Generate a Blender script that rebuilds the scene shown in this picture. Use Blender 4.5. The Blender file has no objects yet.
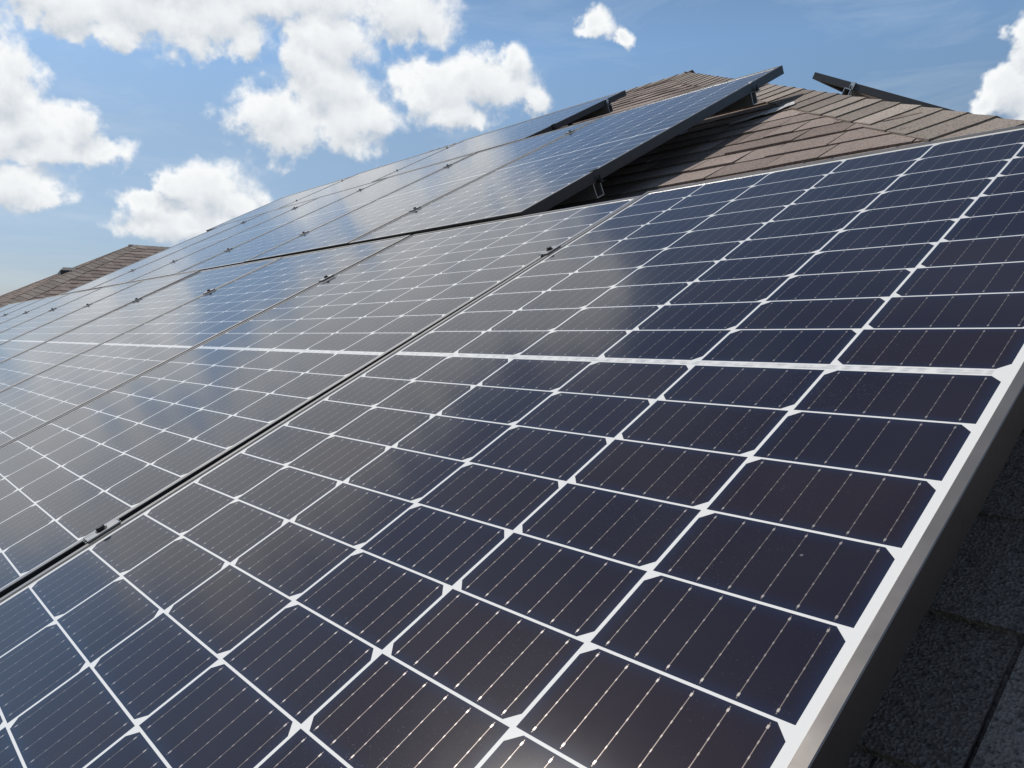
import bpy, bmesh, math, random
from mathutils import Vector, Matrix, Euler

R = math.radians
rnd = random.Random(7)
scene = bpy.context.scene

# ------------------------------------------------------------------ camera
PITCH = R(27.0)
CP, SP = math.cos(PITCH), math.sin(PITCH)
cam_d = bpy.data.cameras.new("camera")
cam = bpy.data.objects.new("camera", cam_d)
scene.collection.objects.link(cam)
scene.camera = cam
cam_d.sensor_width = 36.0
cam_d.lens = 36.0 * 753.34 / 1024.0
cam_d.clip_start = 0.02
cam_d.clip_end = 3000.0
ax = Vector((0.66825679, 0.74392227, -0.00353934))
ay = -Vector((0.04835834, -0.04818632, -0.99766705))
az = -Vector((-0.74235729, 0.66652662, -0.06817568))
M = Matrix.Identity(4)
for i in range(3):
    M[i][0] = ax[i]; M[i][1] = ay[i]; M[i][2] = az[i]
M[0][3], M[1][3], M[2][3] = 0.68082585, -0.76346167, 0.03679113
cam.matrix_world = M

# ------------------------------------------------------------------ sun
SUN_AZ, SUN_EL = R(-107.0), R(54.2)          # azimuth from +Y towards +X
S = Vector((math.sin(SUN_AZ) * math.cos(SUN_EL), math.cos(SUN_AZ) * math.cos(SUN_EL), math.sin(SUN_EL)))
sl = bpy.data.lights.new("sun", 'SUN')
sl.energy = 3.6
sl.angle = R(0.53)
sl.color = (1.0, 0.955, 0.9)
sun = bpy.data.objects.new("sun", sl)
scene.collection.objects.link(sun)
sun.rotation_euler = S.to_track_quat('Z', 'Y').to_euler()
sun.location = S * 50

# ------------------------------------------------------------------ exposure
scene.view_settings.view_transform = 'Standard'
scene.view_settings.look = 'None'
scene.view_settings.exposure = 0.0
scene.view_settings.gamma = 1.0

# ------------------------------------------------------------------ world: sky with cumulus clouds
SKY_STRENGTH = 0.105
# azimuth, elevation, half width, half height (degrees)
CLOUDS = [(-78.2, 20.2, 4.4, 1.3), (-74.2, 20.4, 4.7, 1.9), (-69.6, 20.8, 4.3, 2.1), (-66.7, 19.8, 1.5, 1.3),
 (-62.5, 23.2, 4.5, 1.7), (-80.3, 21.0, 4.7, 1.6), (-70.4, 23.8, 12.4, 2.2), (-75.4, 18.9, 2.3, 0.9),
 (-61.1, 20.1, 3.1, 2.2), (-56.2, 22.2, 3.8, 2.0), (-61.6, 17.1, 3.5, 2.8), (-64.9, 14.7, 3.4, 2.1),
 (-59.8, 15.0, 3.6, 2.4), (-65.5, 22.2, 2.6, 1.4), (-72.0, 22.3, 4.5, 1.6), (-63.0, 18.7, 1.7, 1.9), (-54.0, 21.8, 1.9, 1.3),
 (-53.3, 17.2, 3.2, 2.0), (-49.6, 17.9, 3.2, 1.9), (-46.8, 16.9, 1.4, 1.1), (-52.0, 15.5, 2.6, 1.0),
 (-48.0, 19.2, 1.5, 1.4), (-69.9, 9.9, 3.3, 1.9), (-73.5, 8.6, 1.8, 1.0), (-70.8, 7.7, 4.3, 1.5),
 (-67.9, 9.0, 1.7, 1.6), (-72.1, 10.0, 1.4, 0.9), (-81.2, 15.3, 1.6, 2.6), (-80.4, 12.7, 2.7, 1.8),
 (-77.6, 13.3, 1.3, 1.3), (-76.1, 11.8, 1.9, 1.1), (-79.1, 11.5, 3.5, 1.2), (-81.1, 9.1, 2.6, 1.3),
 (-79.7, 8.6, 1.6, 0.6), (-83.8, 11.0, 3.0, 4.0), (-15.3, 14.9, 1.8, 1.4), (-14.6, 16.7, 1.0, 1.9),
 (-16.2, 14.2, 1.3, 0.8), (-12.7, 14.8, 2.4, 2.7), (-42.1, 21.4, 1.5, 0.9), (-40.1, 20.4, 1.0, 0.7),

 # the same cloud banks carried on above and to the left of the view (mirrored by the glass)
 (-59.5, 28.8, 7.5, 5.0), (-69.0, 28.5, 9.0, 5.5), (-79.0, 27.5, 9.0, 6.0), (-89.0, 22.0, 7.0, 7.5), (-56.0, 34.0, 5.5, 4.0),
 (-92.0, 12.0, 6.5, 5.0),  (-8.0, 28.0, 6.0, 4.0)]

world = bpy.data.worlds.new("World")
scene.world = world
world.use_nodes = True
wt = world.node_tree
wt.nodes.clear()

def make_density_group():
    g = bpy.data.node_groups.new("cloud_density", 'ShaderNodeTree')
    g.interface.new_socket("Vector", in_out='INPUT', socket_type='NodeSocketVector')
    g.interface.new_socket("Density", in_out='OUTPUT', socket_type='NodeSocketFloat')
    N, L = g.nodes, g.links
    gi, go = N.new('NodeGroupInput'), N.new('NodeGroupOutput')
    # puff the outline with two octaves of warping
    nz = N.new('ShaderNodeTexNoise'); nz.inputs['Scale'].default_value = 17.0
    nz.inputs['Detail'].default_value = 4.0; nz.inputs['Roughness'].default_value = 0.6
    L.new(gi.outputs[0], nz.inputs['Vector'])
    sub = N.new('ShaderNodeVectorMath'); sub.operation = 'SUBTRACT'; sub.inputs[1].default_value = (0.5, 0.5, 0.5)
    L.new(nz.outputs['Color'], sub.inputs[0])
    wa = N.new('ShaderNodeVectorMath'); wa.operation = 'MULTIPLY_ADD'; wa.inputs[1].default_value = (0.075, 0.075, 0.06)
    L.new(sub.outputs[0], wa.inputs[0]); L.new(gi.outputs[0], wa.inputs[2])
    cur = None
    for (a, e, rx, ry) in CLOUDS:
        a, e = R(a), R(e)
        c = Vector((math.sin(a) * math.cos(e), math.cos(a) * math.cos(e), math.sin(e)))
        tx = Vector((math.cos(a), -math.sin(a), 0))
        ty = Vector((-math.sin(a) * math.sin(e), -math.cos(a) * math.sin(e), math.cos(e)))
        tz = tx.cross(ty)
        m = Matrix((tx, ty, tz)).transposed()
        mp = N.new('ShaderNodeMapping'); mp.vector_type = 'TEXTURE'
        mp.inputs['Location'].default_value = c
        mp.inputs['Rotation'].default_value = m.to_euler()
        k = 1.10
        mp.inputs['Scale'].default_value = (math.tan(R(rx)) * k, math.tan(R(ry)) * k, 1.0)
        L.new(wa.outputs[0], mp.inputs['Vector'])
        ln = N.new('ShaderNodeVectorMath'); ln.operation = 'LENGTH'
        L.new(mp.outputs[0], ln.inputs[0])
        if cur is None:
            cur = ln.outputs['Value']
        else:
            mn = N.new('ShaderNodeMath'); mn.operation = 'SMOOTH_MIN'; mn.inputs[2].default_value = 0.25
            L.new(cur, mn.inputs[0]); L.new(ln.outputs['Value'], mn.inputs[1])
            cur = mn.outputs[0]
    # 1 - r  + fine billows
    n2 = N.new('ShaderNodeTexNoise'); n2.inputs['Scale'].default_value = 34.0
    n2.inputs['Detail'].default_value = 7.0; n2.inputs['Roughness'].default_value = 0.55
    L.new(gi.outputs[0], n2.inputs['Vector'])
    m1 = N.new('ShaderNodeMath'); m1.operation = 'MULTIPLY_ADD'; m1.inputs[1].default_value = 1.5; m1.inputs[2].default_value = 0.25
    L.new(n2.outputs['Fac'], m1.inputs[0])
    m2 = N.new('ShaderNodeMath'); m2.operation = 'SUBTRACT'
    L.new(m1.outputs[0], m2.inputs[0]); L.new(cur, m2.inputs[1])
    L.new(m2.outputs[0], go.inputs[0])
    return g

def build_world():
    N, L = wt.nodes, wt.links
    out = N.new('ShaderNodeOutputWorld'); bg = N.new('ShaderNodeBackground')
    sky = N.new('ShaderNodeTexSky'); sky.sky_type = 'NISHITA'; sky.sun_disc = False
    sky.sun_elevation = SUN_EL; sky.sun_rotation = SUN_AZ % (2 * math.pi)
    sky.altitude = 10.0; sky.air_density = 1.0; sky.dust_density = 0.6; sky.ozone_density = 2.0
    tc = N.new('ShaderNodeTexCoord')
    grp = make_density_group()
    d0 = N.new('ShaderNodeGroup'); d0.node_tree = grp
    L.new(tc.outputs['Generated'], d0.inputs[0])
    off = N.new('ShaderNodeVectorMath'); off.operation = 'ADD'; off.inputs[1].default_value = (-0.006, 0.0, 0.020)
    L.new(tc.outputs['Generated'], off.inputs[0])
    d1 = N.new('ShaderNodeGroup'); d1.node_tree = grp
    L.new(off.outputs[0], d1.inputs[0])
    cov = N.new('ShaderNodeMapRange'); cov.interpolation_type = 'SMOOTHSTEP'
    cov.inputs['From Min'].default_value = -0.16; cov.inputs['From Max'].default_value = 0.40
    L.new(d0.outputs[0], cov.inputs['Value'])
    # light side against shadow side of the billows
    df = N.new('ShaderNodeMath'); df.operation = 'SUBTRACT'
    L.new(d0.outputs[0], df.inputs[0]); L.new(d1.outputs[0], df.inputs[1])
    lit = N.new('ShaderNodeMapRange'); lit.inputs['From Min'].default_value = -0.70; lit.inputs['From Max'].default_value = 0.42
    L.new(df.outputs[0], lit.inputs['Value'])
    thick = N.new('ShaderNodeMapRange'); thick.inputs['From Min'].default_value = 0.3; thick.inputs['From Max'].default_value = 1.3
    thick.inputs['To Min'].default_value = 1.0; thick.inputs['To Max'].default_value = 0.52
    L.new(d0.outputs[0], thick.inputs['Value'])
    ml = N.new('ShaderNodeMath'); ml.operation = 'MULTIPLY'
    L.new(lit.outputs[0], ml.inputs[0]); L.new(thick.outputs[0], ml.inputs[1])
    mixc = N.new('ShaderNodeMix'); mixc.data_type = 'RGBA'
    k = 1.0 / SKY_STRENGTH
    mixc.inputs['A'].default_value = (0.60 * k, 0.65 * k, 0.71 * k, 1)
    mixc.inputs['B'].default_value = (0.97 * k, 0.985 * k, 0.99 * k, 1)
    L.new(ml.outputs[0], mixc.inputs['Factor'])
    # tint added by height: sky dimmed near the horizon, overhead to cut blue fill
    tint = N.new('ShaderNodeMix'); tint.data_type = 'RGBA'; tint.blend_type = 'MULTIPLY'
    tint.inputs['Factor'].default_value = 1.0
    sz = N.new('ShaderNodeSeparateXYZ'); L.new(tc.outputs['Generated'], sz.inputs[0])
    cr = N.new('ShaderNodeValToRGB'); L.new(sz.outputs[2], cr.inputs[0])
    el = cr.color_ramp.elements
    el[0].position = 0.03; el[0].color = (0.60, 0.62, 0.76, 1)
    el[1].position = 0.34; el[1].color = (1.07, 1.20, 1.22, 1)
    e2 = el.new(0.24); e2.color = (0.98, 0.98, 0.95, 1)
    e3 = el.new(0.85); e3.color = (0.70, 0.66, 0.60, 1)
    e4 = el.new(0.55); e4.color = (0.88, 0.88, 0.84, 1)
    L.new(cr.outputs[0], tint.inputs['B'])
    L.new(sky.outputs[0], tint.inputs['A'])
    mix = N.new('ShaderNodeMix'); mix.data_type = 'RGBA'
    L.new(cov.outputs[0], mix.inputs['Factor'])
    vm = N.new('ShaderNodeMapping'); vm.inputs['Scale'].default_value = (2.6, 2.6, 11.0)
    L.new(tc.outputs['Generated'], vm.inputs['Vector'])
    vn = N.new('ShaderNodeTexNoise'); vn.inputs['Scale'].default_value = 1.7; vn.inputs['Detail'].default_value = 6.0
    vn.inputs['Roughness'].default_value = 0.62; vn.inputs['Distortion'].default_value = 0.6
    L.new(vm.outputs[0], vn.inputs['Vector'])
    vr = N.new('ShaderNodeMapRange'); vr.inputs['From Min'].default_value = 0.48; vr.inputs['From Max'].default_value = 0.78
    vr.inputs['To Max'].default_value = 0.22
    L.new(vn.outputs['Fac'], vr.inputs['Value'])
    veil = N.new('ShaderNodeMix'); veil.data_type = 'RGBA'
    veil.inputs['B'].default_value = (0.80 * k, 0.86 * k, 0.90 * k, 1)
    L.new(vr.outputs[0], veil.inputs['Factor']); L.new(tint.outputs['Result'], veil.inputs['A'])
    L.new(veil.outputs['Result'], mix.inputs['A']); L.new(mixc.outputs['Result'], mix.inputs['B'])
    L.new(mix.outputs['Result'], bg.inputs['Color'])
    bg.inputs['Strength'].default_value = SKY_STRENGTH
    L.new(bg.outputs[0], out.inputs['Surface'])
build_world()

# ------------------------------------------------------------------ frames of reference
def frame(origin, U, V):
    U, V = Vector(U).normalized(), Vector(V).normalized()
    W = U.cross(V)
    m = Matrix.Identity(4)
    for i in range(3):
        m[i][0], m[i][1], m[i][2], m[i][3] = U[i], V[i], W[i], origin[i]
    return m
MAIN = frame((0, 0, 0), (1, 0, 0), (0, CP, SP))          # the plane of the glass: u along the eave, v up the slope
def P(u, v, w=0.0):
    return MAIN @ Vector((u, v, w))

# ------------------------------------------------------------------ object helpers
col = scene.collection
def link(name, bm, mats, parent=None, matrix=None, smooth=False):
    me = bpy.data.meshes.new(name)
    bmesh.ops.recalc_face_normals(bm, faces=bm.faces)
    bm.to_mesh(me); bm.free()
    for m in (mats if isinstance(mats, (list, tuple)) else [mats]):
        me.materials.append(m)
    if smooth:
        for p in me.polygons: p.use_smooth = True
    o = bpy.data.objects.new(name, me)
    col.objects.link(o)
    if parent is not None: o.parent = parent
    if matrix is not None: o.matrix_local = matrix
    return o
def tag(o, label=None, cat=None, group=None, kind=None):
    if label: o['label'] = label
    if cat: o['category'] = cat
    if group: o['group'] = group
    if kind: o['kind'] = kind
    return o
def thing(name, matrix, label, cat, group=None):
    o = bpy.data.objects.new(name, None)
    o.empty_display_size = 0.1
    col.objects.link(o)
    o.matrix_world = matrix
    return tag(o, label, cat, group)
def dup(root, matrix, label, group=None):
    r = root.copy(); col.objects.link(r); r.matrix_world = matrix
    r['label'] = label
    if group: r['group'] = group
    def rec(a, b):
        for ch in list(a.children):
            c = ch.copy(); col.objects.link(c); c.parent = b
            c.matrix_parent_inverse = ch.matrix_parent_inverse.copy()
            rec(ch, c)
    rec(root, r)
    return r
def box(bm, x0, x1, y0, y1, z0, z1, bevel=0.0, m=0):
    vs = [bm.verts.new(p) for p in ((x0,y0,z0),(x1,y0,z0),(x1,y1,z0),(x0,y1,z0),(x0,y0,z1),(x1,y0,z1),(x1,y1,z1),(x0,y1,z1))]
    fs = [bm.faces.new([vs[i] for i in q]) for q in ((3,2,1,0),(4,5,6,7),(0,1,5,4),(1,2,6,5),(2,3,7,6),(3,0,4,7))]
    for f_ in fs: f_.material_index = m
    if bevel > 0:
        es = set(e for f_ in fs for e in f_.edges)
        bmesh.ops.bevel(bm, geom=list(es), offset=bevel, segments=1, affect='EDGES')
    return fs
def cyl(bm, c, r0, r1, h, n=12, m=0, rot=None):
    mt = Matrix.Translation(Vector(c) + Vector((0, 0, h / 2)))
    ret = bmesh.ops.create_cone(bm, cap_ends=True, segments=n, radius1=r0, radius2=r1, depth=h, matrix=mt)
    return ret

# ------------------------------------------------------------------ node expression helper
class X:
    """tiny arithmetic wrapper around Math nodes"""
    nt = None
    def __init__(s, v): s.v = v
    @staticmethod
    def op(o, *a, clamp=False):
        n = X.nt.nodes.new('ShaderNodeMath'); n.operation = o; n.use_clamp = clamp
        for i, q in enumerate(a):
            q = q.v if isinstance(q, X) else q
            if isinstance(q, (int, float)): n.inputs[i].default_value = q
            else: X.nt.links.new(q, n.inputs[i])
        return X(n.outputs[0])
    def __add__(s, o): return X.op('ADD', s, o)
    __radd__ = __add__
    def __sub__(s, o): return X.op('SUBTRACT', s, o)
    def __rsub__(s, o): return X.op('SUBTRACT', o, s)
    def __mul__(s, o): return X.op('MULTIPLY', s, o)
    __rmul__ = __mul__
    def __truediv__(s, o): return X.op('DIVIDE', s, o)
    def __lt__(s, o): return X.op('LESS_THAN', s, o)
    def __gt__(s, o): return X.op('GREATER_THAN', s, o)
    def abs(s): return X.op('ABSOLUTE', s)
    def floor(s): return X.op('FLOOR', s)
    def frac(s): return X.op('FRACT', s)
def mixrgb(nt, fac, a, b, blend='MIX'):
    n = nt.nodes.new('ShaderNodeMix'); n.data_type = 'RGBA'; n.blend_type = blend
    for k, q in (('Factor', fac), ('A', a), ('B', b)):
        q = q.v if isinstance(q, X) else q
        if isinstance(q, tuple): n.inputs[k].default_value = (*q, 1)
        elif isinstance(q, (int, float)): n.inputs[k].default_value = q
        else: nt.links.new(q, n.inputs[k])
    return n.outputs['Result']
def new_mat(name):
    m = bpy.data.materials.new(name); m.use_nodes = True
    nt = m.node_tree
    return m, nt, nt.nodes['Principled BSDF']
def noise(nt, vec, scale, detail=3.0, rough=0.5, out='Fac', dim='3D'):
    n = nt.nodes.new('ShaderNodeTexNoise'); n.noise_dimensions = dim
    n.inputs['Scale'].default_value = scale; n.inputs['Detail'].default_value = detail
    n.inputs['Roughness'].default_value = rough
    if vec is not None: nt.links.new(vec, n.inputs['Vector'])
    return n.outputs[out]
def ramp(nt, v, a, b, c=0.0, d=1.0):
    n = nt.nodes.new('ShaderNodeMapRange')
    n.inputs['From Min'].default_value = a; n.inputs['From Max'].default_value = b
    n.inputs['To Min'].default_value = c; n.inputs['To Max'].default_value = d
    v = v.v if isinstance(v, X) else v
    nt.links.new(v, n.inputs['Value'])
    return X(n.outputs['Result'])
def bump(nt, h, strength, dist):
    n = nt.nodes.new('ShaderNodeBump'); n.inputs['Strength'].default_value = strength; n.inputs['Distance'].default_value = dist
    nt.links.new(h.v if isinstance(h, X) else h, n.inputs['Height'])
    return n.outputs['Normal']

# ------------------------------------------------------------------ materials
PU, PV, CG = 0.1605, 0.0816, 0.0100      # cell pitch across, half-cell pitch along, extra gap at the middle
CW, CH, CHAM = 0.1569, 0.0792, 0.0098
def mat_laminate():
    m, nt, b = new_mat("solar_laminate"); X.nt = nt
    tc = nt.nodes.new('ShaderNodeTexCoord')
    sep = nt.nodes.new('ShaderNodeSeparateXYZ'); nt.links.new(tc.outputs['Object'], sep.inputs[0])
    x, y = X(sep.outputs[0]), X(sep.outputs[1])
    oi = nt.nodes.new('ShaderNodeObjectInfo')
    cx = x / PU + 3.0
    ccol = cx.floor()
    fx = (cx - ccol - 0.5) * PU
    ayy = y.abs() - CG / 2
    cr = ayy / PV
    crow = cr.floor()
    fy = (cr - crow - 0.5) * PV
    inx = fx.abs() < CW / 2
    iny = fy.abs() < CH / 2
    lim = (x.abs() < 3 * PU) * (ayy > 0.0) * (ayy < 10 * PV)
    par = (ccol * 0.5).frac() * -4.0 + 1.0           # +1 for even columns, -1 for odd
    corner = (CW / 2 - fx.abs()) + (CH / 2 - fy * par)
    cell = inx * iny * lim * (corner > CHAM)
    # busbars: six fine wires per cell with solder beads
    bx = ((fx / CW + 0.5) * 6.0).frac() - 0.5
    bdist = bx.abs() * (CW / 6)
    wire = (bdist < 0.00032) * (fy.abs() < CH / 2 - 0.002)
    bead = (((fy / CH + 0.5) * 7.0).frac() - 0.5).abs() < 0.10
    beadm = bead * (bdist < 0.00048)
    pad = (bdist < 0.0008) * ((fy.abs() - (CH / 2 - 0.0052)).abs() < 0.0013)
    wires = X.op('MAXIMUM', X.op('MAXIMUM', wire, beadm * (fy.abs() < CH / 2 - 0.004)), pad) * cell
    bright = X.op('MAXIMUM', beadm * 0.35, pad * 0.8)
    # wires that cross the white gaps under the cells, dull
    # middle ribbon
    rib = ((y.abs() - 0.0022).abs() < 0.0018) * (x.abs() < 3 * PU - 0.012)
    # colours
    wn = nt.nodes.new('ShaderNodeTexWhiteNoise'); wn.noise_dimensions = '3D'
    cmb = nt.nodes.new('ShaderNodeCombineXYZ')
    nt.links.new((ccol + X(oi.outputs['Random']) * 37.0).v, cmb.inputs[0])
    nt.links.new((crow * X.op('SIGN', y)).v, cmb.inputs[1])
    nt.links.new(cmb.outputs[0], wn.inputs['Vector'])
    tone = X(wn.outputs['Value'])
    cellcol = mixrgb(nt, tone, (0.0070, 0.0060, 0.0175), (0.0125, 0.0078, 0.0150))
    # blue halo where the wafer coating thins at the rims of each cell
    rim = ramp(nt, X.op('MINIMUM', CW / 2 - fx.abs(), CH / 2 - fy.abs()), 0.0, 0.014, 1.0, 0.0)
    cellcol = mixrgb(nt, rim * rim * 0.7, cellcol, (0.009, 0.018, 0.048))
    wirecol = mixrgb(nt, bright, (0.170, 0.145, 0.132), (0.42, 0.385, 0.36))  # warm tint paints a hint of orange sun glints into the wires
    white = mixrgb(nt, rib * ramp(nt, noise(nt, tc.outputs['Object'], 70, 2), 0.4, 0.65), (0.73, 0.725, 0.70), (0.47, 0.475, 0.475))
    c = mixrgb(nt, cell, white, cellcol)
    c = mixrgb(nt, wires, c, wirecol)
    # dust film and specks lying on the glass
    vs = nt.nodes.new('ShaderNodeTexVoronoi'); vs.inputs['Scale'].default_value = 26.0
    nt.links.new(tc.outputs['Object'], vs.inputs['Vector'])
    sepc = nt.nodes.new('ShaderNodeSeparateColor'); nt.links.new(vs.outputs['Color'], sepc.inputs[0])
    spot = (X(vs.outputs['Distance']) + (X(noise(nt, tc.outputs['Object'], 300, 2)) - 0.5) * 0.06 < X(sepc.outputs[0]) * 0.038) * (X(sepc.outputs[1]) > 0.70) * X(sepc.outputs[2])
    fine = (X(noise(nt, tc.outputs['Object'], 620, 1, 0.5)) > 0.70) * ramp(nt, noise(nt, tc.outputs['Object'], 4.5, 3), 0.45, 0.8)
    film = ramp(nt, noise(nt, tc.outputs['Object'], 3.2, 5, 0.6), 0.3, 0.8, 0.004, 0.030)
    dust = X.op('MAXIMUM', X.op('MAXIMUM', spot * 0.30, fine * 0.22), film)
    c = mixrgb(nt, dust, c, (0.40, 0.39, 0.41))
    nt.links.new(c, b.inputs['Base Color'])
    nt.links.new((wires * 0.4).v, b.inputs['Metallic'])
    b.inputs['IOR'].default_value = 1.5
    rg = ramp(nt, noise(nt, tc.outputs['Object'], 5.0, 4, 0.6), 0.3, 0.75, 0.30, 0.36)
    nt.links.new(X.op('MAXIMUM', rg, dust).v, b.inputs['Roughness'])
    b.inputs['Specular IOR Level'].default_value = 0.0
    b.inputs['Coat Weight'].default_value = 1.0
    b.inputs['Coat IOR'].default_value = 1.46
    rc = ramp(nt, noise(nt, tc.outputs['Object'], 7.0, 4, 0.6), 0.3, 0.75, 0.102, 0.134)
    nt.links.new(rc.v, b.inputs['Coat Roughness'])
    return m
def mat_plain(name, colr, rough, metal=0.0, nscale=30.0, var=0.12, bmp=0.0):
    m, nt, b = new_mat(name); X.nt = nt
    tc = nt.nodes.new('ShaderNodeTexCoord')
    n = noise(nt, tc.outputs['Object'], nscale, 4, 0.6)
    lo = tuple(c * (1 - var) for c in colr); hi = tuple(min(1, c * (1 + var)) for c in colr)
    nt.links.new(mixrgb(nt, n, lo, hi), b.inputs['Base Color'])
    nt.links.new(ramp(nt, n, 0.3, 0.7, rough * 0.85, min(1, rough * 1.15)).v, b.inputs['Roughness'])
    b.inputs['Metallic'].default_value = metal
    if bmp: nt.links.new(bump(nt, n, bmp, 0.002), b.inputs['Normal'])
    return m
def mat_shingle(name, dark, light, cap=False):
    m, nt, b = new_mat(name); X.nt = nt
    tc = nt.nodes.new('ShaderNodeTexCoord')
    at = nt.nodes.new('ShaderNodeAttribute'); at.attribute_name = 'tone'
    ob = tc.outputs['Object']
    g1 = X(noise(nt, ob, 420, 2, 0.7)); g2 = X(noise(nt, ob, 1100, 1, 0.5)); big = X(noise(nt, ob, 2.2, 4, 0.6))
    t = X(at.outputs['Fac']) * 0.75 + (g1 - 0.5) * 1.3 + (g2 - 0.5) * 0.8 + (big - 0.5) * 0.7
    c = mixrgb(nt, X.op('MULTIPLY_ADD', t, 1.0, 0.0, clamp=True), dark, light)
    # stray dark and pale granules
    vo = nt.nodes.new('ShaderNodeTexVoronoi'); vo.inputs['Scale'].default_value = 330.0
    nt.links.new(ob, vo.inputs['Vector'])
    sc = nt.nodes.new('ShaderNodeSeparateColor'); nt.links.new(vo.outputs['Color'], sc.inputs[0])
    c = mixrgb(nt, (X(sc.outputs[0]) > 0.80) * 0.55, c, (0.055, 0.048, 0.044))
    c = mixrgb(nt, (X(sc.outputs[1]) > 0.86) * 0.28, c, (0.42, 0.38, 0.34))
    nt.links.new(c, b.inputs['Base Color'])
    b.inputs['Roughness'].default_value = 0.93
    b.inputs['Specular IOR Level'].default_value = 0.25
    h = X(vo.outputs['Distance']) * 0.8 + g1 * 0.7 + X(noise(nt, ob, 9, 3)) * 2.0
    nt.links.new(bump(nt, h, 0.55, 0.004), b.inputs['Normal'])
    return m
M_LAM = mat_laminate()
M_BACK = mat_plain("backsheet_white", (0.72, 0.73, 0.73), 0.55)
M_FRAME = mat_plain("anodised_black_frame", (0.030, 0.029, 0.029), 0.42, 0.0, 60, 0.15)
M_LIP = mat_plain("weathered_frame_top", (0.280, 0.260, 0.243), 0.31, 0.75, 14, 0.05)  # top lip of the black frame, sun and sky sheen put into its paler colour
M_ALU = mat_plain("mill_aluminium", (0.52, 0.52, 0.52), 0.38, 0.8, 45, 0.14)
M_CLAMP = mat_plain("clamp_metal", (0.30, 0.30, 0.30), 0.36, 0.7, 80, 0.15)
M_BOLT = mat_plain("bolt_black", (0.035, 0.033, 0.032), 0.42, 0.5, 80, 0.2)
M_SH = mat_shingle("asphalt_shingles", (0.160, 0.120, 0.101), (0.455, 0.368, 0.322))
M_CAPM = mat_shingle("asphalt_cap_shingles", (0.185, 0.152, 0.130), (0.480, 0.410, 0.350))
M_WALL = mat_plain("stucco_wall", (0.45, 0.41, 0.35), 0.9, 0, 25, 0.08, 0.4)
M_TRIM = mat_plain("white_fascia", (0.74, 0.73, 0.70), 0.6)
M_VENT = mat_plain("vent_black_metal", (0.035, 0.042, 0.045), 0.5, 0.2)
M_FLASH = mat_plain("galvanised_flashing", (0.62, 0.61, 0.58), 0.45, 0.5, 60, 0.2)

# ------------------------------------------------------------------ shingled roof faces
EXP = 0.143
def shingle_mesh(u0, u1, v0, v1, planes, seed):
    """courses of separate thick tabs, clipped by planes [(co, no)] keeping the negative side"""
    r = random.Random(seed)
    bm = bmesh.new(); tone = bm.faces.layers.float.new('tone')
    def quad(ps, t):
        f_ = bm.faces.new([bm.verts.new(p) for p in ps]); f_[tone] = t
    nc = int((v1 - v0) / EXP) + 1
    for j in range(nc):
        va = v0 + j * EXP; vb = min(va + EXP + 0.004, v1)
        if vb - va < 0.03: break
        u = u0 - r.random() * 0.3
        lift0 = 0.0
        while u < u1:
            w = r.choice((0.08, 0.11, 0.14, 0.17, 0.20, 0.25))
            # leave out what the hips cut away completely
            um = u + w / 2
            if not any((Vector((um, va, 0)) - co).dot(no) > 0.45 for co, no in planes):
                t = 0.0058 + r.choice((0, 0, 0.0035)) + r.uniform(-0.0010, 0.0014)
                tl, tr = t + r.uniform(-.0008, .0008), t + r.uniform(-.0008, .0008)
                ja, jb = va + r.uniform(-.004, .004), va + r.uniform(-.004, .004)
                g = 0.0022 if r.random() < 0.7 else 0.0008
                a, b_ = u + g, u + w - g
                tn = min(1, max(0, r.gauss(0.50, 0.24)))
                zt = 0.0012
                mid = (a + b_) / 2; jm = (ja + jb) / 2 + r.uniform(-.0015, .0015); tm = (tl + tr) / 2 + r.uniform(-.0006, .0012)
                quad(((a, ja, tl), (mid, jm, tm), (mid, vb, zt), (a, vb, zt)), tn)
                quad(((mid, jm, tm), (b_, jb, tr), (b_, vb, zt), (mid, vb, zt)), tn)
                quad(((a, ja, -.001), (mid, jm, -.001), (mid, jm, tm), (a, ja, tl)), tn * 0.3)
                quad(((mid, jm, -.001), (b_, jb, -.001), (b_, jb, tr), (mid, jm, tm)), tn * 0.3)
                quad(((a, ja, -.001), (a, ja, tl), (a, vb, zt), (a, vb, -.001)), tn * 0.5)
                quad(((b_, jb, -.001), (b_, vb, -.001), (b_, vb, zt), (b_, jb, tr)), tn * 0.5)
            u += w
    # felt under the tabs
    quad(((u0, v0, -.0005), (u1, v0, -.0005), (u1, v1, -.0005), (u0, v1, -.0005)), 0.0)
    for co, no in planes:
        bmesh.ops.bisect_plane(bm, geom=bm.verts[:] + bm.edges[:] + bm.faces[:], plane_co=co, plane_no=no, clear_outer=True)
    return bm
def link_flat(name, bm, mat, parent, matrix):
    me = bpy.data.meshes.new(name); bm.to_mesh(me); bm.free(); me.materials.append(mat)
    o = bpy.data.objects.new(name, me); col.objects.link(o); o.parent = parent; o.matrix_local = matrix
    return o

TANP = SP / CP
HROOF = 0.136                                   # glass plane to shingle bed
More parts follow.
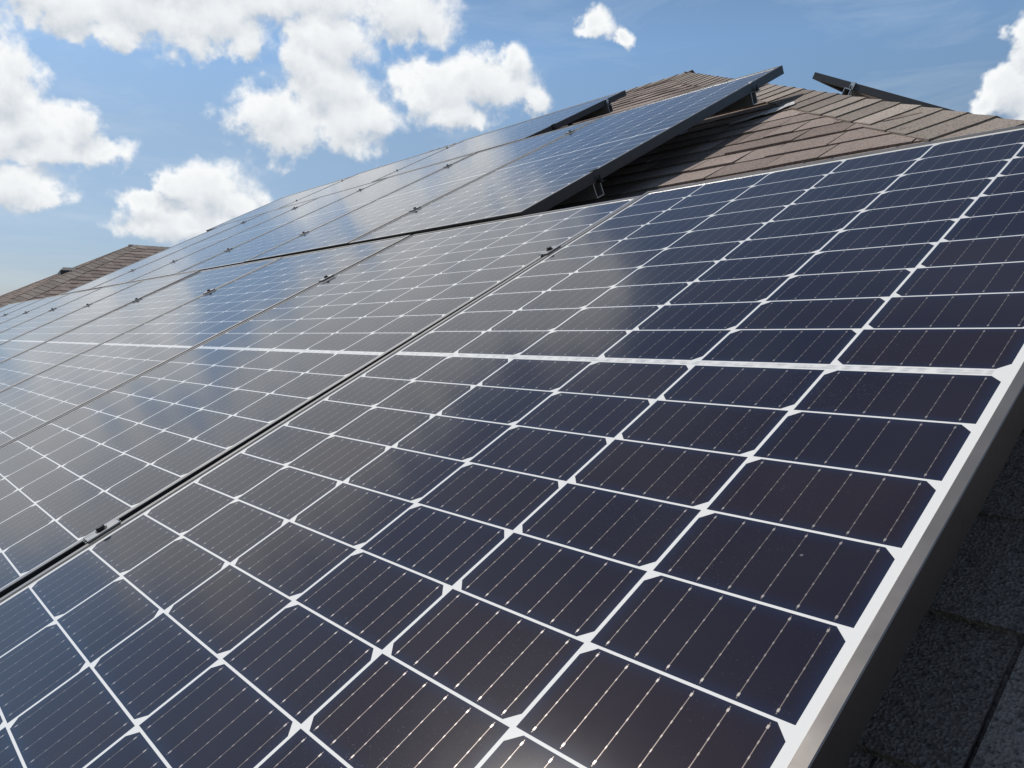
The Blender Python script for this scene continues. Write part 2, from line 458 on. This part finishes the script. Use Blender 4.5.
# plane equations in world space (see the roof geometry): main z = y*TANP - c0
C0 = HROOF / CP
def main_z(y): return y * TANP - C0
HK = 1.442                                      # hip: x + y = HK
ZH = main_z(HK)                                 # height of the hip line at x = 0
RIDGE_Y = 4.455; RIDGE_Z = main_z(RIDGE_Y)
RX1, RX0 = HK - RIDGE_Y, -6.6
EAVE_Z = -1.11
RUN = (RIDGE_Z - EAVE_Z) / TANP
house = thing("house", Matrix.Translation((-4.0, 3.0, -3.9)), "single storey house under a brown shingled hip roof that carries the solar panels", "house")
HI = house.matrix_world.inverted()
def put(o): return o
def roof_face(name, origin, U, V, length0, length1, slope_len, planes_world, seed):
    fr = frame(origin, U, V); fi = fr.inverted()
    pl = []
    for co, no in planes_world:
        c = fi @ Vector(co); n = fi.to_3x3() @ Vector(no)
        pl.append((c, n.normalized()))
    bm = shingle_mesh(length0, length1, 0.0, slope_len, pl, seed)
    return link_flat(name, bm, M_SH, house, HI @ fr)
sl_len = RUN / CP
hipn = Vector((1, 1, 0)).normalized()
# main face (towards -y), right face (+x), left face (-x), rear face (+y)
eave_y = RIDGE_Y - RUN
# align course lines with those in view
roof_face("shingled_roof_face", (0, eave_y, EAVE_Z), (1, 0, 0), (0, CP, SP), RX0 - RUN, RX1 + RUN, sl_len - 0.02,
          [((HK, 0, 0), hipn), ((RX0, RIDGE_Y, 0), Vector((-1, 1, 0)))], 3)
roof_face("shingled_roof_face", (RX1 + RUN, 0, EAVE_Z), (0, 1, 0), (-CP, 0, SP), eave_y, RIDGE_Y + RUN, sl_len - 0.02,
          [((HK, 0, 0), -hipn), ((RX1, RIDGE_Y, 0), Vector((-1, 1, 0)))], 4)
roof_face("shingled_roof_face", (RX0 - RUN, 0, EAVE_Z), (0, -1, 0), (CP, 0, SP), -(RIDGE_Y + RUN), -eave_y, sl_len - 0.02,
          [((RX0, RIDGE_Y, 0), Vector((1, -1, 0))), ((RX0, RIDGE_Y, 0), Vector((1, 1, 0)))], 5)
roof_face("shingled_roof_face", (0, RIDGE_Y + RUN, EAVE_Z), (-1, 0, 0), (0, -CP, SP), -(RX1 + RUN), -(RX0 - RUN), sl_len - 0.02,
          [((RX1, RIDGE_Y, 0), Vector((1, -1, 0))), ((RX0, RIDGE_Y, 0), Vector((-1, -1, 0)))], 6)
# the wing far to the left
WT = TANP; WA = math.atan(WT); WC, WS = math.cos(WA), math.sin(WA)
WX, WY, WZ = -14.66, 3.46, 1.692
WRUN = (WZ - EAVE_Z) / WT
wl = WRUN / WC
roof_face("wing_roof_face", (WX + WRUN, 0, EAVE_Z), (0, 1, 0), (-WC, 0, WS), WY - WRUN, 14.0, wl - 0.02,
          [((WX, WY, 0), Vector((-1, -1, 0)))], 8)
roof_face("wing_roof_face", (0, WY - WRUN, EAVE_Z), (1, 0, 0), (0, WC, WS), WX - WRUN, WX + WRUN, wl - 0.02,
          [((WX, WY, 0), Vector((1, 1, 0))), ((WX, WY, 0), Vector((-1, 1, 0)))], 9)
roof_face("wing_roof_face", (WX - WRUN, 0, EAVE_Z), (0, -1, 0), (WC, 0, WS), -14.0, -(WY - WRUN), wl - 0.02,
          [((WX, WY, 0), Vector((1, -1, 0)))], 10)

def cap_run(name, a, b, n1, n2, width=0.15, exposure=0.14, seed=1, lift=0.006):
    """bent cap shingles laid from a (low end) to b; n1, n2 normals of the two faces they straddle"""
    r = random.Random(seed)
    a, b = Vector(a), Vector(b); d = (b - a).normalized(); L_ = (b - a).length
    s1 = d.cross(n1).normalized(); s2 = n2.cross(d).normalized()
    up = (n1 + n2).normalized()
    # both side vectors must run downhill from the ridge line
    if s1.z > 0: s1 = -s1
    if s2.z > 0: s2 = -s2
    bm = bmesh.new(); tone = bm.faces.layers.float.new('tone')
    k = 0; s = 0.0
    while s < L_:
        e = min(s + exposure + 0.02, L_ + 0.02)
        t = min(1, max(0, r.gauss(0.5, 0.17)))
        lo, hi_ = lift + 0.0040 + r.uniform(-.001, .001), lift - 0.001
        for sv, nn in ((s1, n1), (s2, n2)):
            wv = width + r.uniform(-.007, .006); sk = r.uniform(-.005, .005)
            rows = []
            for (q, z) in ((s, lo), (e, hi_)):
                # rounded crown: ridge, near, far
                rows.append([a + d * q + up * (z + 0.004), a + d * (q + sk * .2) + sv * 0.03 + nn * (z + 0.002), a + d * (q + sk) + sv * wv + nn * (z + 0.001)])
            und = [p - nn * 0.011 for p in rows[0]]
            undt = [p - nn * 0.008 for p in rows[1]]
            def F(ps, tt):
                f_ = bm.faces.new([bm.verts.new(p) for p in ps]); f_[tone] = tt
            for i in (0, 1):
                F((rows[0][i], rows[0][i + 1], rows[1][i + 1], rows[1][i]), t)
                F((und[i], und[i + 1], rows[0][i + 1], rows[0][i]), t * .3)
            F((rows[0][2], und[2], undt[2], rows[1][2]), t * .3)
        s += exposure * r.uniform(0.96, 1.04)
    o = link_flat(name, bm, M_CAPM, house, HI.copy())
    return o
nF, nR, nL, nB = Vector((0, -SP, CP)), Vector((SP, 0, CP)), Vector((-SP, 0, CP)), Vector((0, SP, CP))
cap_run("hip_cap", (RX1 + RUN, eave_y, EAVE_Z), (RX1, RIDGE_Y, RIDGE_Z), nF, nR, seed=2)
cap_run("hip_cap", (RX0 - RUN, eave_y, EAVE_Z), (RX0, RIDGE_Y, RIDGE_Z), nL, nF, seed=3)
cap_run("hip_cap", (RX1 + RUN, RIDGE_Y + RUN, EAVE_Z), (RX1, RIDGE_Y, RIDGE_Z), nR, nB, seed=4)
cap_run("ridge_cap", (RX1 + 0.06, RIDGE_Y, RIDGE_Z), (RX0, RIDGE_Y, RIDGE_Z), nF, nB, seed=5)
wF, wR, wL = Vector((0, -WS, WC)), Vector((WS, 0, WC)), Vector((-WS, 0, WC))
cap_run("hip_cap", (WX + WRUN, WY - WRUN, EAVE_Z), (WX, WY, WZ), wF, wR, seed=6)
cap_run("hip_cap", (WX - WRUN, WY - WRUN, EAVE_Z), (WX, WY, WZ), wL, wF, seed=7)
cap_run("ridge_cap", (WX, WY - 0.05, WZ), (WX, 14.0, WZ), wR, wL, seed=8)
# walls and fascia below the eaves
bm = bmesh.new()
x0, x1, y0, y1 = RX0 - RUN, RX1 + RUN, eave_y, RIDGE_Y + RUN
box(bm, x0 + .45, x1 - .45, y0 + .45, y1 - .45, -3.9, EAVE_Z - 0.03)
box(bm, WX - WRUN + .45, x0 + .449, WY - WRUN + .45, 13.6, -3.9, EAVE_Z - 0.032)
link("wall", bm, M_WALL, house, HI.copy())
bm = bmesh.new()
box(bm, x0 - .02, x1 + .02, y0 - .03, y0 - .002, EAVE_Z - .20, EAVE_Z - .004)
box(bm, x1 + .022, x1 + .05, y0 - .03, y1 + .03, EAVE_Z - .20, EAVE_Z - .004)
box(bm, x0 - .02, x1 + .02, y1 + .002, y1 + .03, EAVE_Z - .20, EAVE_Z - .004)
link("fascia", bm, M_TRIM, house, HI.copy())
bm = bmesh.new()
box(bm, x0, x1, y0, y1, EAVE_Z - .025, EAVE_Z - .012)
link("soffit", bm, M_TRIM, house, HI.copy())

# ground, far out of sight below
m, nt, b = new_mat("lawn_ground"); X.nt = nt
tc = nt.nodes.new('ShaderNodeTexCoord')
c = mixrgb(nt, noise(nt, tc.outputs['Object'], 0.6, 6, 0.6), (0.045, 0.075, 0.022), (0.11, 0.12, 0.05))
nt.links.new(c, b.inputs['Base Color']); b.inputs['Roughness'].default_value = 0.95
bm = bmesh.new()
bm.faces.new([bm.verts.new(p) for p in ((-900, -900, 0), (900, -900, 0), (900, 900, 0), (-900, 900, 0))])
g = link("ground", bm, m, None, Matrix.Translation((0, 0, -3.9)))
tag(g, kind='structure')

# ------------------------------------------------------------------ solar panels
HW, HL, FH, LIP = 0.4985, 0.8400, 0.035, 0.0102
GZ = 0.0022                                       # the frame lip stands this much proud of the glass
def frame_mesh(hw=HW, LIP=LIP):
    bm = bmesh.new()
    prof = [(0.0, -0.0008), (0.0008, 0.0), (LIP - .0005, 0.0), (LIP, -0.0005), (LIP, -0.0070), (0.0022, -0.0085), (0.0022, -FH + .002), (0.0330, -FH + .002), (0.0330, -FH), (0.0, -FH)]
    rings = []
    for sx, sy in ((-1, -1), (1, -1), (1, 1), (-1, 1)):
        rings.append([bm.verts.new((sx * (hw - d), sy * (HL - (d if d < .009 else d - (LIP - .0102))), z)) for d, z in prof])
    n = len(prof)
    for i in range(4):
        a, b_ = rings[i], rings[(i + 1) % 4]
        for j in range(n):
            f_ = bm.faces.new((a[j], b_[j], b_[(j + 1) % n], a[(j + 1) % n]))
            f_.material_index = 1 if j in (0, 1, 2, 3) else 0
    return bm
def laminate_mesh():
    bm = bmesh.new()
    fs = box(bm, -HW + .004, HW - .004, -HL + .004, HL - .004, -0.0066, -GZ)
    for f_ in fs: f_.material_index = 1
    fs[1].material_index = 0
    return bm
def jbox_mesh():
    bm = bmesh.new()
    box(bm, -.045, .045, -.03, .03, -0.021, -0.0053, 0.003)
    return bm
def make_panel(matrix, label, group):
    t = thing("solar_panel", matrix, label, "solar panel", group)
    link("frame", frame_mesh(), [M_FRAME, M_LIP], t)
    link("cell_laminate", laminate_mesh(), [M_LAM, M_BACK], t)
    return t
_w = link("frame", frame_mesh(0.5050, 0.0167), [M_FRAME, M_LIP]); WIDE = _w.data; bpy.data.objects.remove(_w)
ROT90 = Matrix.Rotation(math.pi / 2, 4, 'Z'); ROT180 = Matrix.Rotation(math.pi, 4, 'Z')
PITCHU = 1.016
GRP = "solar panels in the array on the front roof slope"
ordw = ["rightmost", "second", "third", "fourth", "fifth", "sixth", "seventh", "eighth", "ninth", "tenth"]
first = None
def place_panel(u, v, rot, label, w=0.0, group=GRP):
    global first
    mt = MAIN @ Matrix.Translation((u, v, w + GZ)) @ rot
    if first is None:
        first = make_panel(mt, label, group); return first
    o = dup(first, mt, label, group)
    for ch in o.children:
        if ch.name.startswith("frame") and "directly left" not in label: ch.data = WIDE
    return o
jr = random.Random(5)
for i in range(10):
    lab = ("nearest large dark solar panel filling the right foreground, right end of the bottom row" if i == 0 else
           "upright solar panel directly left of the nearest foreground panel in the bottom row" if i == 1 else
           "upright solar panel, %s from the right in the bottom row" % ordw[i])
    sag, dip = {1: (.0022, .0055), 2: (.0016, .0040), 3: (.0012, .0030)}.get(i, (0, 0))
    tilt = Matrix.Identity(4) if i == 0 else Matrix.Translation((0, 0, -sag)) @ Matrix.Rotation(-dip if dip else R(jr.uniform(-.10, .10)), 4, 'X') @ Matrix.Rotation(R(jr.uniform(-.08, .08)), 4, 'Y')
    place_panel(-i * PITCHU, 0.0, tilt @ (Matrix.Identity(4) if i % 3 == 0 else ROT180), lab)
R2U = -0.984
for i in range(6):
    lab = ("upright solar panel at the right end of the middle row, its tip against the sky" if i == 0 else
           "upright solar panel, %s from the right in the middle row" % ordw[i])
    tilt = Matrix.Rotation(R(jr.uniform(-.10, .10)), 4, 'X') @ Matrix.Rotation(R(jr.uniform(-.08, .08)), 4, 'Y')
    place_panel(R2U - HW - i * PITCHU, 1.699, tilt @ (ROT180 if i % 2 else Matrix.Identity(4)), lab)
R3U = -2.59
for i in range(3):
    lab = ("sideways solar panel at the right end of the short top row near the roof ridge", "sideways solar panel in the middle of the top row", "sideways solar panel at the far left end of the top row")[i]
    place_panel(R3U - HL - i * (2 * HL + .017), 2.568 + HW, ROT90, lab, w=-.007 * i)
# panel on the far slope, seen from behind over the hip
SIDE = frame((RX1 + RUN, 0, EAVE_Z), (0, 1, 0), (-CP, 0, SP))
SI = SIDE.inverted()
tip = SI @ Vector((-1.341, 3.275, 1.4445))       # near upper corner of its top face
side_panel = dup(first, SIDE @ Matrix.Translation((tip.x + HW, tip.y - HL, tip.z)), "dark solar panel poking up behind the hip at the upper right", None)
if 'group' in side_panel: del side_panel['group']

# ------------------------------------------------------------------ clamps
def make_mid_clamp(matrix, label, group):
    t = thing("panel_clamp", matrix, label, "panel clamp", group)
    bm = bmesh.new()
    box(bm, -.0140, .0140, -.024, .024, 0.0006, 0.0034, 0.0006)
    box(bm, -.0062, -.0034, -.0265, .0265, -.026, 0.0008)
    box(bm, .0034, .0062, -.0265, .0265, -.026, 0.0008)
    link("clamp_plate", bm, M_CLAMP, t)
    bm = bmesh.new()
    cyl(bm, (0, 0, .0034), .0084, .0084, .0010, 20)
    cyl(bm, (0, 0, .0044), .0062, .0058, .0046, 6)
    cyl(bm, (0, 0, -.05), .0034, .0034, .052, 8)
    link("bolt", bm, M_BOLT, t)
    return t
CG1 = "small metal clamps between neighbouring panels"
clamp0 = None
def place_clamp(u, v, label, drop=0.0):
    global clamp0
    mt = MAIN @ Matrix.Translation((u, v, GZ - drop))
    if clamp0 is None: clamp0 = make_mid_clamp(mt, label, CG1)
    else: dup(clamp0, mt, label, CG1)
ROW1V, ROW2V, ROW3V = (-0.548, 0.470), (1.225, 2.285), (2.82, 3.36)
place_clamp(-.508, ROW1V[0], "grey clamp with black bolt in the gap left of the foreground panel, nearest the camera")
place_clamp(-.508, ROW1V[1], "clamp with black bolt in the gap left of the foreground panel, near its upper end")
for i in range(1, 9):
    place_clamp(-.508 - i * PITCHU, ROW1V[1], "small upper clamp between the %s and %s panels from the right in the bottom row" % (ordw[i], ordw[i + 1]),
                {1: .0036, 2: .0026, 3: .0014}.get(i, 0))
for i in range(5):
    a_ = ("rightmost", "second", "third", "fourth", "fifth", "sixth")
    for k_, v_ in enumerate(ROW2V):
        place_clamp(R2U - PITCHU * (i + 1) + .007, v_, "%s clamp between the %s and %s panels from the right in the middle row" % (("lower", "upper")[k_], a_[i], a_[i + 1]))
for i in range(2):
    for k_, v_ in enumerate(ROW3V):
        place_clamp(R3U - (i + 1) * (2 * HL + .017) + .0085, v_, "%s clamp between the %s sideways panels of the top row" % (("lower", "upper")[k_], ("right and middle", "middle and left")[i]), .0035 + .007 * i)

def make_end_clamp(matrix, label, group, mat=None):
    t = thing("end_clamp", matrix, label, "end clamp", group)
    bm = bmesh.new()
    box(bm, -.010, .003, -.012, .012, 0.0006, 0.0028, 0.0006)
    box(bm, .0031, .0062, -.012, .012, -.0405, 0.0028, 0.0006)
    box(bm, .0063, .024, -.012, .012, -.0405, -.0370, 0.0006)
    link("clamp_bracket", bm, mat or M_ALU, t)
    bm = bmesh.new()
    cyl(bm, (.0155, 0, -.0370), .0085, .0085, .0015, 16)
    cyl(bm, (.0155, 0, -.0355), .0070, .0068, .0070, 6)
    cyl(bm, (.0155, 0, -.0285), .0036, .0034, .012, 10)
    link("bolt", bm, M_BOLT, t)
    return t
CG2 = "end clamps at the open edges of the panel rows"
ec0 = make_end_clamp(MAIN @ Matrix.Translation((R2U + .0, ROW2V[1], GZ)), "silver end clamp under the raised tip of the middle row's right panel", CG2)
ec1 = make_end_clamp(MAIN @ Matrix.Translation((R2U, ROW2V[0], GZ)), "black end clamp low on the shaded right edge of the middle row", CG2, M_BOLT)
dup(ec0, MAIN @ Matrix.Translation((R3U, ROW3V[1], GZ)), "upper end clamp on the right edge of the top row", CG2)
dup(ec1, MAIN @ Matrix.Translation((R3U, ROW3V[0], GZ)), "black lower end clamp on the right edge of the top row", CG2)
dup(ec0, MAIN @ Matrix.Translation((HW, ROW1V[1], GZ)), "end clamp on the right edge of the foreground panel", CG2)

# ------------------------------------------------------------------ rails with feet
RH, RW = 0.052, 0.038
def rail_mesh(L_):
    bm = bmesh.new(); t_ = .003
    z1, z0 = -FH - .0005, -FH - RH
    box(bm, 0, L_, -RW/2, RW/2, z1 - t_, z1)
    box(bm, 0, L_, -RW/2, RW/2, z0, z0 + t_)
    box(bm, 0, L_, -RW/2, -RW/2 + t_, z0 + t_ + .0001, z1 - t_ - .0001)
    box(bm, 0, L_, RW/2 - t_, RW/2, z0 + t_ + .0001, z1 - t_ - .0001)
    return bm
def foot_mesh():
    bm = bmesh.new(); zr = -HROOF
    box(bm, -.022, .022, -RW/2 - .0062, -RW/2 - .0006, zr + .010, -FH - .012, .0008)
    box(bm, -.022, .022, -RW/2 - .062, -RW/2 - .0063, zr + .010, zr + .016, .0008)
    cyl(bm, (0, -RW/2 - .035, zr + .016), .010, .010, .006, 6)
    return bm
def flash_mesh():
    bm = bmesh.new(); zr = -HROOF
    box(bm, -.10, .10, -RW/2 - .12, -RW/2 + .10, zr + .0085, zr + .0097)
    return bm
def make_rail(fr, u_right, u_left, v, label, group, feet):
    mt = fr @ Matrix.Translation((u_left, v, GZ))
    t = thing("mounting_rail", mt, label, "mounting rail", group)
    link("rail_bar", rail_mesh(u_right - u_left), M_ALU, t)
    for fu in feet:
        link("roof_foot", foot_mesh(), M_ALU, t, Matrix.Translation((fu - u_left, 0, 0)))
    return t
RG = "aluminium rails under the panel rows"
def feet(a, b_, off=.35):
    out = []; u = a - off
    while u > b_ + .1: out.append(u); u -= 1.22
    return out
rowname = ("bottom", "middle", "top")
ends = ((HW + .045, -9.66), (R2U - .004, R2U - 6 * PITCHU), (R3U + .014, R3U - 3 * 1.70))
for ri, vs_ in enumerate((ROW1V, ROW2V, ROW3V)):
    for k_, v_ in enumerate(vs_):
        a_, b_ = ends[ri]
        make_rail(MAIN, a_, b_, v_, "%s silver mounting rail under the %s row of panels, seen at its hollow end" % (("lower", "upper")[k_], rowname[ri]) if ri else
                  "%s silver mounting rail hidden under the bottom row of panels" % ("lower", "upper")[k_], RG, feet(a_, b_))
# rail and clamp of the panel behind the hip
sr = SIDE @ Matrix.Translation((0, 0, tip.z))
t = thing("mounting_rail", sr @ Matrix.Translation((tip.x - .035, tip.y - .24, 0)), "short silver rail end under the dark panel behind the hip", "mounting rail", RG)
link("rail_bar", rail_mesh(1.1), M_ALU, t)
link("roof_foot", foot_mesh(), M_ALU, t, Matrix.Translation((.03, 0, 0)))
ecs = dup(ec0, sr @ Matrix.Translation((tip.x, tip.y - .24, 0)) @ ROT180, "silver end clamp on the edge of the panel behind the hip", CG2)

# ------------------------------------------------------------------ loose flashing pieces on the shingles
def bent_sheet(w, l, lift, seed):
    r = random.Random(seed); bm = bmesh.new(); nx, ny = 6, 4
    g_ = [[None] * (ny + 1) for _ in range(nx + 1)]
    for i in range(nx + 1):
        for j in range(ny + 1):
            fx_, fy_ = i / nx - .5, j / ny - .5
            g_[i][j] = bm.verts.new((fx_ * w + fy_ * .012 * r.random(), fy_ * l * (1 - .25 * abs(fx_)) + r.uniform(-.003, .003), lift * (fx_ + .5) ** 2 + .0012 * math.sin(i * 1.9 + j)))
    fs = [bm.faces.new((g_[i][j], g_[i + 1][j], g_[i + 1][j + 1], g_[i][j + 1])) for i in range(nx) for j in range(ny)]
    ex = bmesh.ops.extrude_face_region(bm, geom=fs)
    for v_ in [q for q in ex['geom'] if isinstance(q, bmesh.types.BMVert)]: v_.co.z -= .0015
    return bm
fl = link("metal_flashing", bent_sheet(.12, .07, .003, 3), M_FLASH, None, MAIN @ Matrix.Translation((-.895, 2.285, -HROOF + .0125)) @ Matrix.Rotation(R(38), 4, 'Z'))
tag(fl, "pale metal flashing lying on the shingles just right of the middle row's tip shadow", "flashing")
fl2 = link("sealant_patch", bent_sheet(.15, .05, .003, 9), mat_plain("dry_sealant", (0.42, 0.38, 0.34), .8, 0, 60, .35, .4), None, MAIN @ Matrix.Translation((-1.005, 2.236, -HROOF + .0115)) @ Matrix.Rotation(R(20), 4, 'Z'))
tag(fl2, "thin pale sealant patch on the shingles below the metal flashing", "sealant patch")

# ------------------------------------------------------------------ roof vent on the far wing
vd = Vector((-14.35, 2.05, 1.215))
d_ = MAIN.to_3x3() @ Vector((-0.9765, 0.2175, -0.0262)); 
vpos = Vector((0.68082585, -0.76346167, 0.03679113)) + d_.normalized() * 15.6 + Vector((0, 0, -0.075))
vt = thing("roof_vent", Matrix.Translation(vpos) @ Matrix.Rotation(R(-8), 4, 'Z'), "low dark vent box standing beyond the hip of the far left roof", "roof vent")
bm = bmesh.new()
pts = [(-.30, -.2), (.34, -.2), (.34, .2), (-.30, .2)]
lo = [bm.verts.new((x * 1.08, y, -.22)) for x, y in pts]; mid_ = [bm.verts.new((x * 1.08, y * 1.05, .0)) for x, y in pts]; hi_ = [bm.verts.new((x * .78, y * .8, .055)) for x, y in pts]
for a_, b_ in ((lo, mid_), (mid_, hi_)):
    for i in range(4): bm.faces.new((a_[i], a_[(i + 1) % 4], b_[(i + 1) % 4], b_[i]))
bm.faces.new(hi_); bm.faces.new(lo[::-1])
link("vent_hood", bm, M_VENT, vt)

# no stray geometry: finish
bpy.context.view_layer.update()
